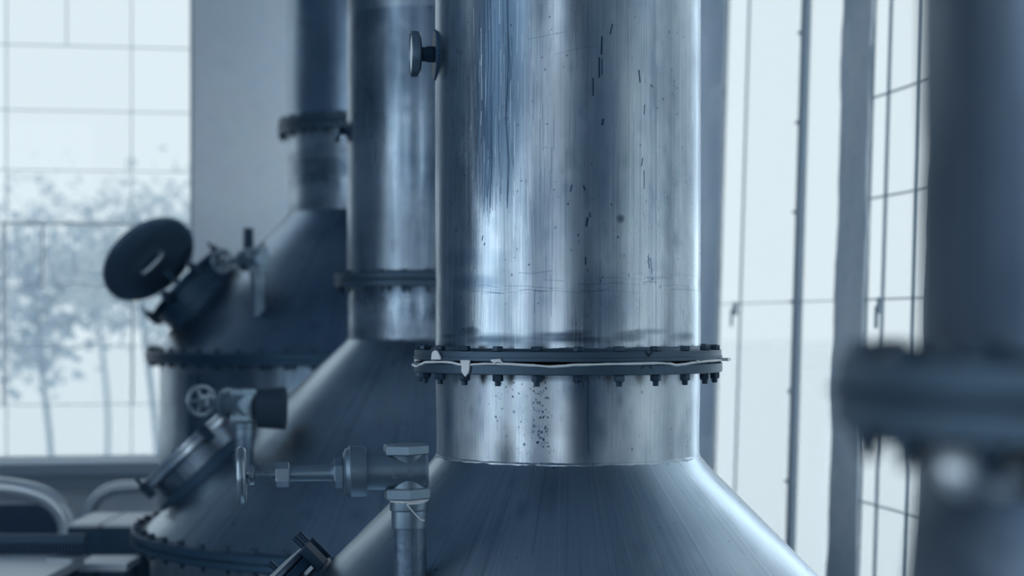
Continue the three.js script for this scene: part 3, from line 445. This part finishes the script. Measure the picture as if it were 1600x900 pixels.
// thread tape wound on the joint with one loose end
{ const c = (x, y, z) => new THREE.Vector3((x - 638) * U, (735 - y) * U, z * U);
  part('sealing_tape', join([revolve([[29.6 * U, -48.5 * U], [30.4 * U, -47 * U], [30 * U, -44.5 * U], [28.6 * U, -44 * U]], 40, { disp: (a) => 0.5 * U * Math.sin(a * 13), crease: 3 }), tube([c(632, 784, 33), c(634, 787, 33), c(642, 797, 32), c(650, 806, 31), c(655, 810, 31), c(659, 810, 31)], 1.1 * U, 30, 6), tube([c(632, 784, 33), c(645, 784, 32), c(660, 783, 24)], 1.5 * U, 16, 6)]), M.gasket, v1, 'white thread tape with a loose end'); }
const v2 = makeValve('blurred gate valve beside the second still, its round spoked handwheel showing', 0.13);
v2.position.copy(at(381, 632, 5.0)); v2.rotation.y = -YAW - 0.95;
part('blank_cap', turned(new THREE.CylinderGeometry(0.055, 0.06, 0.075, 32)).translate(0.075, -0.012, -0.02), M.ink, v2, 'dark blank cap').rotation.y = 0.95;
const v3 = makeValve('dark blurred gate valve on the shoulder of the rear still', 0.13);
v3.position.copy(at(404, 405, 6.6)); v3.rotation.y = -YAW - 0.9;

// ---------------------------------------------------------------- things at the lower left
// tubular guard rail with a round corner
{ const D = 6.3, t = thing('guard_rail', 'pale tubular guard rail with a rounded corner under the window sill', 'railing', at(0, 900, D).setY(0).toArray());
  const o = t.position, P = (x, y, dz = 0) => at(x, y, D + dz).sub(o);
  part('rail', tube([P(-420, 757), P(-200, 756), P(-60, 757), P(-10, 760), P(35, 765), P(68, 775), P(91, 792), P(104, 814), P(107, 840), P(107, 880), P(107, 1000), P(107, 1330)], 0.034, 120, 20), M.railPaint, t);
  part('kick_board', rbox(1.05, 0.11, 0.03, 0.004, P(-130, 815).x, P(0, 815).y, P(-130, 815).z), M.navyPaint, t).rotation.y = 0;
}
{ const D = 7.6, t = thing('bent_pipe', 'short bent pipe catching a highlight beneath the window, right of the guard rail', 'pipe', at(185, 900, D).setY(0).toArray());
  const o = t.position, P = (x, y) => at(x, y, D).sub(o);
  part('pipe_run', tube([P(140, 1280), P(140, 900), P(140, 812), P(146, 788), P(160, 772), P(182, 763), P(207, 761), P(240, 761), P(270, 762)], 0.027, 80, 18), M.railPaint, t);
}
{ const D = 6.2, p = at(176, 806, D), t = thing('steel_cabinet', 'dark cabinet with two pale top plates beside the second still', 'cabinet', [p.x, 0, p.z]); t.rotation.y = -YAW;
  const s = D / FOCAL, topY = p.y - 0.02;
  part('cabinet_body', rbox(0.225, topY - 0.42, 0.36, 0.006, 0, (topY + 0.42) / 2, 0), M.blackSteel, t);
  for (const [a, b] of [[-0.112, -0.004], [0.004, 0.112]]) part('top_plate', rbox(b - a, 0.012, 0.37, 0.003, (a + b) / 2, topY + 0.006, 0), M.paleTop, t);
  for (const x of [-0.09, 0.09]) for (const z of [-0.15, 0.15]) part('leg', rbox(0.03, 0.42, 0.03, 0.003, x, 0.21, z), M.blackSteel, t);
}
{ const D = 5.5, p = at(30, 868, D), t = thing('workbench', 'low bench with a pale top and dark perforated back strip in the bottom left corner', 'bench', [p.x, 0, p.z]); t.rotation.y = -YAW;
  const y = p.y, k = D / FOCAL, xr = (133 - 30) * k, xl = -0.75, w = xr - xl, c = (xr + xl) / 2;
  part('bench_top', rbox(w, 0.03, 0.5, 0.004, c, y - 0.015, 0.25), M.paleTop, t);
  part('strip_rail', rbox(w, 0.028, 0.02, 0.002, c, y + 0.05, -0.01), M.blackSteel, t);
  const n = 96, slots = [rbox(w, 0.036, 0.004, 0.001, c, y + 0.018, -0.016)]; for (let i = 0; i <= n; i++) slots.push(box(0.0055, 0.034, 0.01, xl + 0.01 + ((w - 0.02) * i) / n, y + 0.018, -0.01));
  part('perforated_strip', join(slots), M.navyPaint, t).userData.kind = 'stuff';
  for (const x of [xl + 0.04, xr - 0.035]) for (const z of [0.04, 0.46]) part('leg', rbox(0.04, y - 0.03, 0.04, 0.004, x, (y - 0.03) / 2, z), M.blackSteel, t);
  const q = at(104, 880, 5.42), pl = tag(part('metal_plate', rbox(0.088, 0.006, 0.1, 0.002), M.steel, scene), 'small bright metal plate lying on the pale bench top', 'plate'); pl.position.set(q.x, y + 0.0032, q.z); pl.rotation.y = -YAW - 0.25;
}
{ const D = 5.75, p = at(180, 868, D), t = thing('side_table', 'small pale topped table standing right of the bench, under the dark cabinet', 'table', [p.x, 0, p.z]); t.rotation.y = -YAW; const y = p.y, k = D / FOCAL, w = 76 * k;
  part('table_top', rbox(w, 0.025, 0.2, 0.003, 0, y - 0.0125, 0.09), M.paleTop, t);
  for (const x of [-w / 2 + 0.015, w / 2 - 0.015]) for (const z of [0.01, 0.17]) part('leg', rbox(0.025, y - 0.025, 0.025, 0.003, x, (y - 0.025) / 2, z), M.blackSteel, t);
}
// ---------------------------------------------------------------- outside
struct('ground', box(240, 0.2, 240, 0, -0.42, -60), M.ground);
function tree(label, pos, h, crown, leaves, seed, leafR, leafMat, branches = 9) {
  const t = thing('tree', label, 'tree', pos, 'trees outside the window'), R = rng(seed), list = [];
  const top = new THREE.Vector3((R() - 0.5) * 0.3, h, (R() - 0.5) * 0.3);
  list.push(tube([[0, 0, 0], [0.05, h * 0.4, 0], [top.x * 0.5, h * 0.75, 0], top], 0.022, 24, 8));
  const tips = [];
  for (let i = 0; i < branches; i++) { const y = h * (0.66 + 0.3 * R()), a = R() * 6.28, l = crown * (0.5 + 0.6 * R()), e = new THREE.Vector3(Math.cos(a) * l, y + l * (0.1 + 0.5 * R()), Math.sin(a) * l); list.push(tube([[0, y, 0], e.clone().multiplyScalar(0.5).setY(y + (e.y - y) * 0.35), e], 0.008, 10, 6)); tips.push([new THREE.Vector3(0, y, 0), e]); }
  part('trunk', join(list), M.bark, t);
  const leaf = new THREE.BufferGeometry(); leaf.setAttribute('position', new THREE.Float32BufferAttribute([0, 0, 0, 0.5, 0.5, 0.1, 0, 1.2, 0, -0.5, 0.5, 0.1], 3)); leaf.setIndex([0, 1, 2, 0, 2, 3]); leaf.computeVertexNormals();
  const im = new THREE.InstancedMesh(leaf, leafMat, leaves), m = new THREE.Matrix4(), q = new THREE.Quaternion(), e = new THREE.Euler();
  for (let i = 0; i < leaves; i++) { const [a, b] = tips[Math.floor(R() * tips.length)], k = 0.25 + 0.85 * R(), p = a.clone().lerp(b, k); p.x += (R() + R() - 1) * crown * 0.36; p.y += (R() + R() - 1) * crown * 0.36; p.z += (R() + R() - 1) * crown * 0.36; const s = leafR * (0.6 + 0.8 * R()); q.setFromEuler(e.set(R() * 6.28, R() * 6.28, R() * 6.28)); m.compose(p, q, new THREE.Vector3(s, s, s)); im.setMatrixAt(i, m); }
  im.name = 'foliage'; im.userData.kind = 'stuff'; t.add(im); return t;
}
const gnd = (px, depth) => at(px, 500, depth).setY(-0.32).toArray();
tree('leafy tree outside, behind the open hatch lid', gnd(235, 13), 3.0, 0.75, 1200, 51, 0.065, M.leaf, 18);
tree('low bushy tree outside, behind the left window panes', gnd(70, 14), 2.7, 0.85, 1500, 52, 0.065, M.leafDark, 20);
tree('pale thin tree outside, between the other two trees', gnd(160, 17), 3.3, 1.2, 1000, 53, 0.085, M.leaf, 18);

renderer.render(scene, camera);
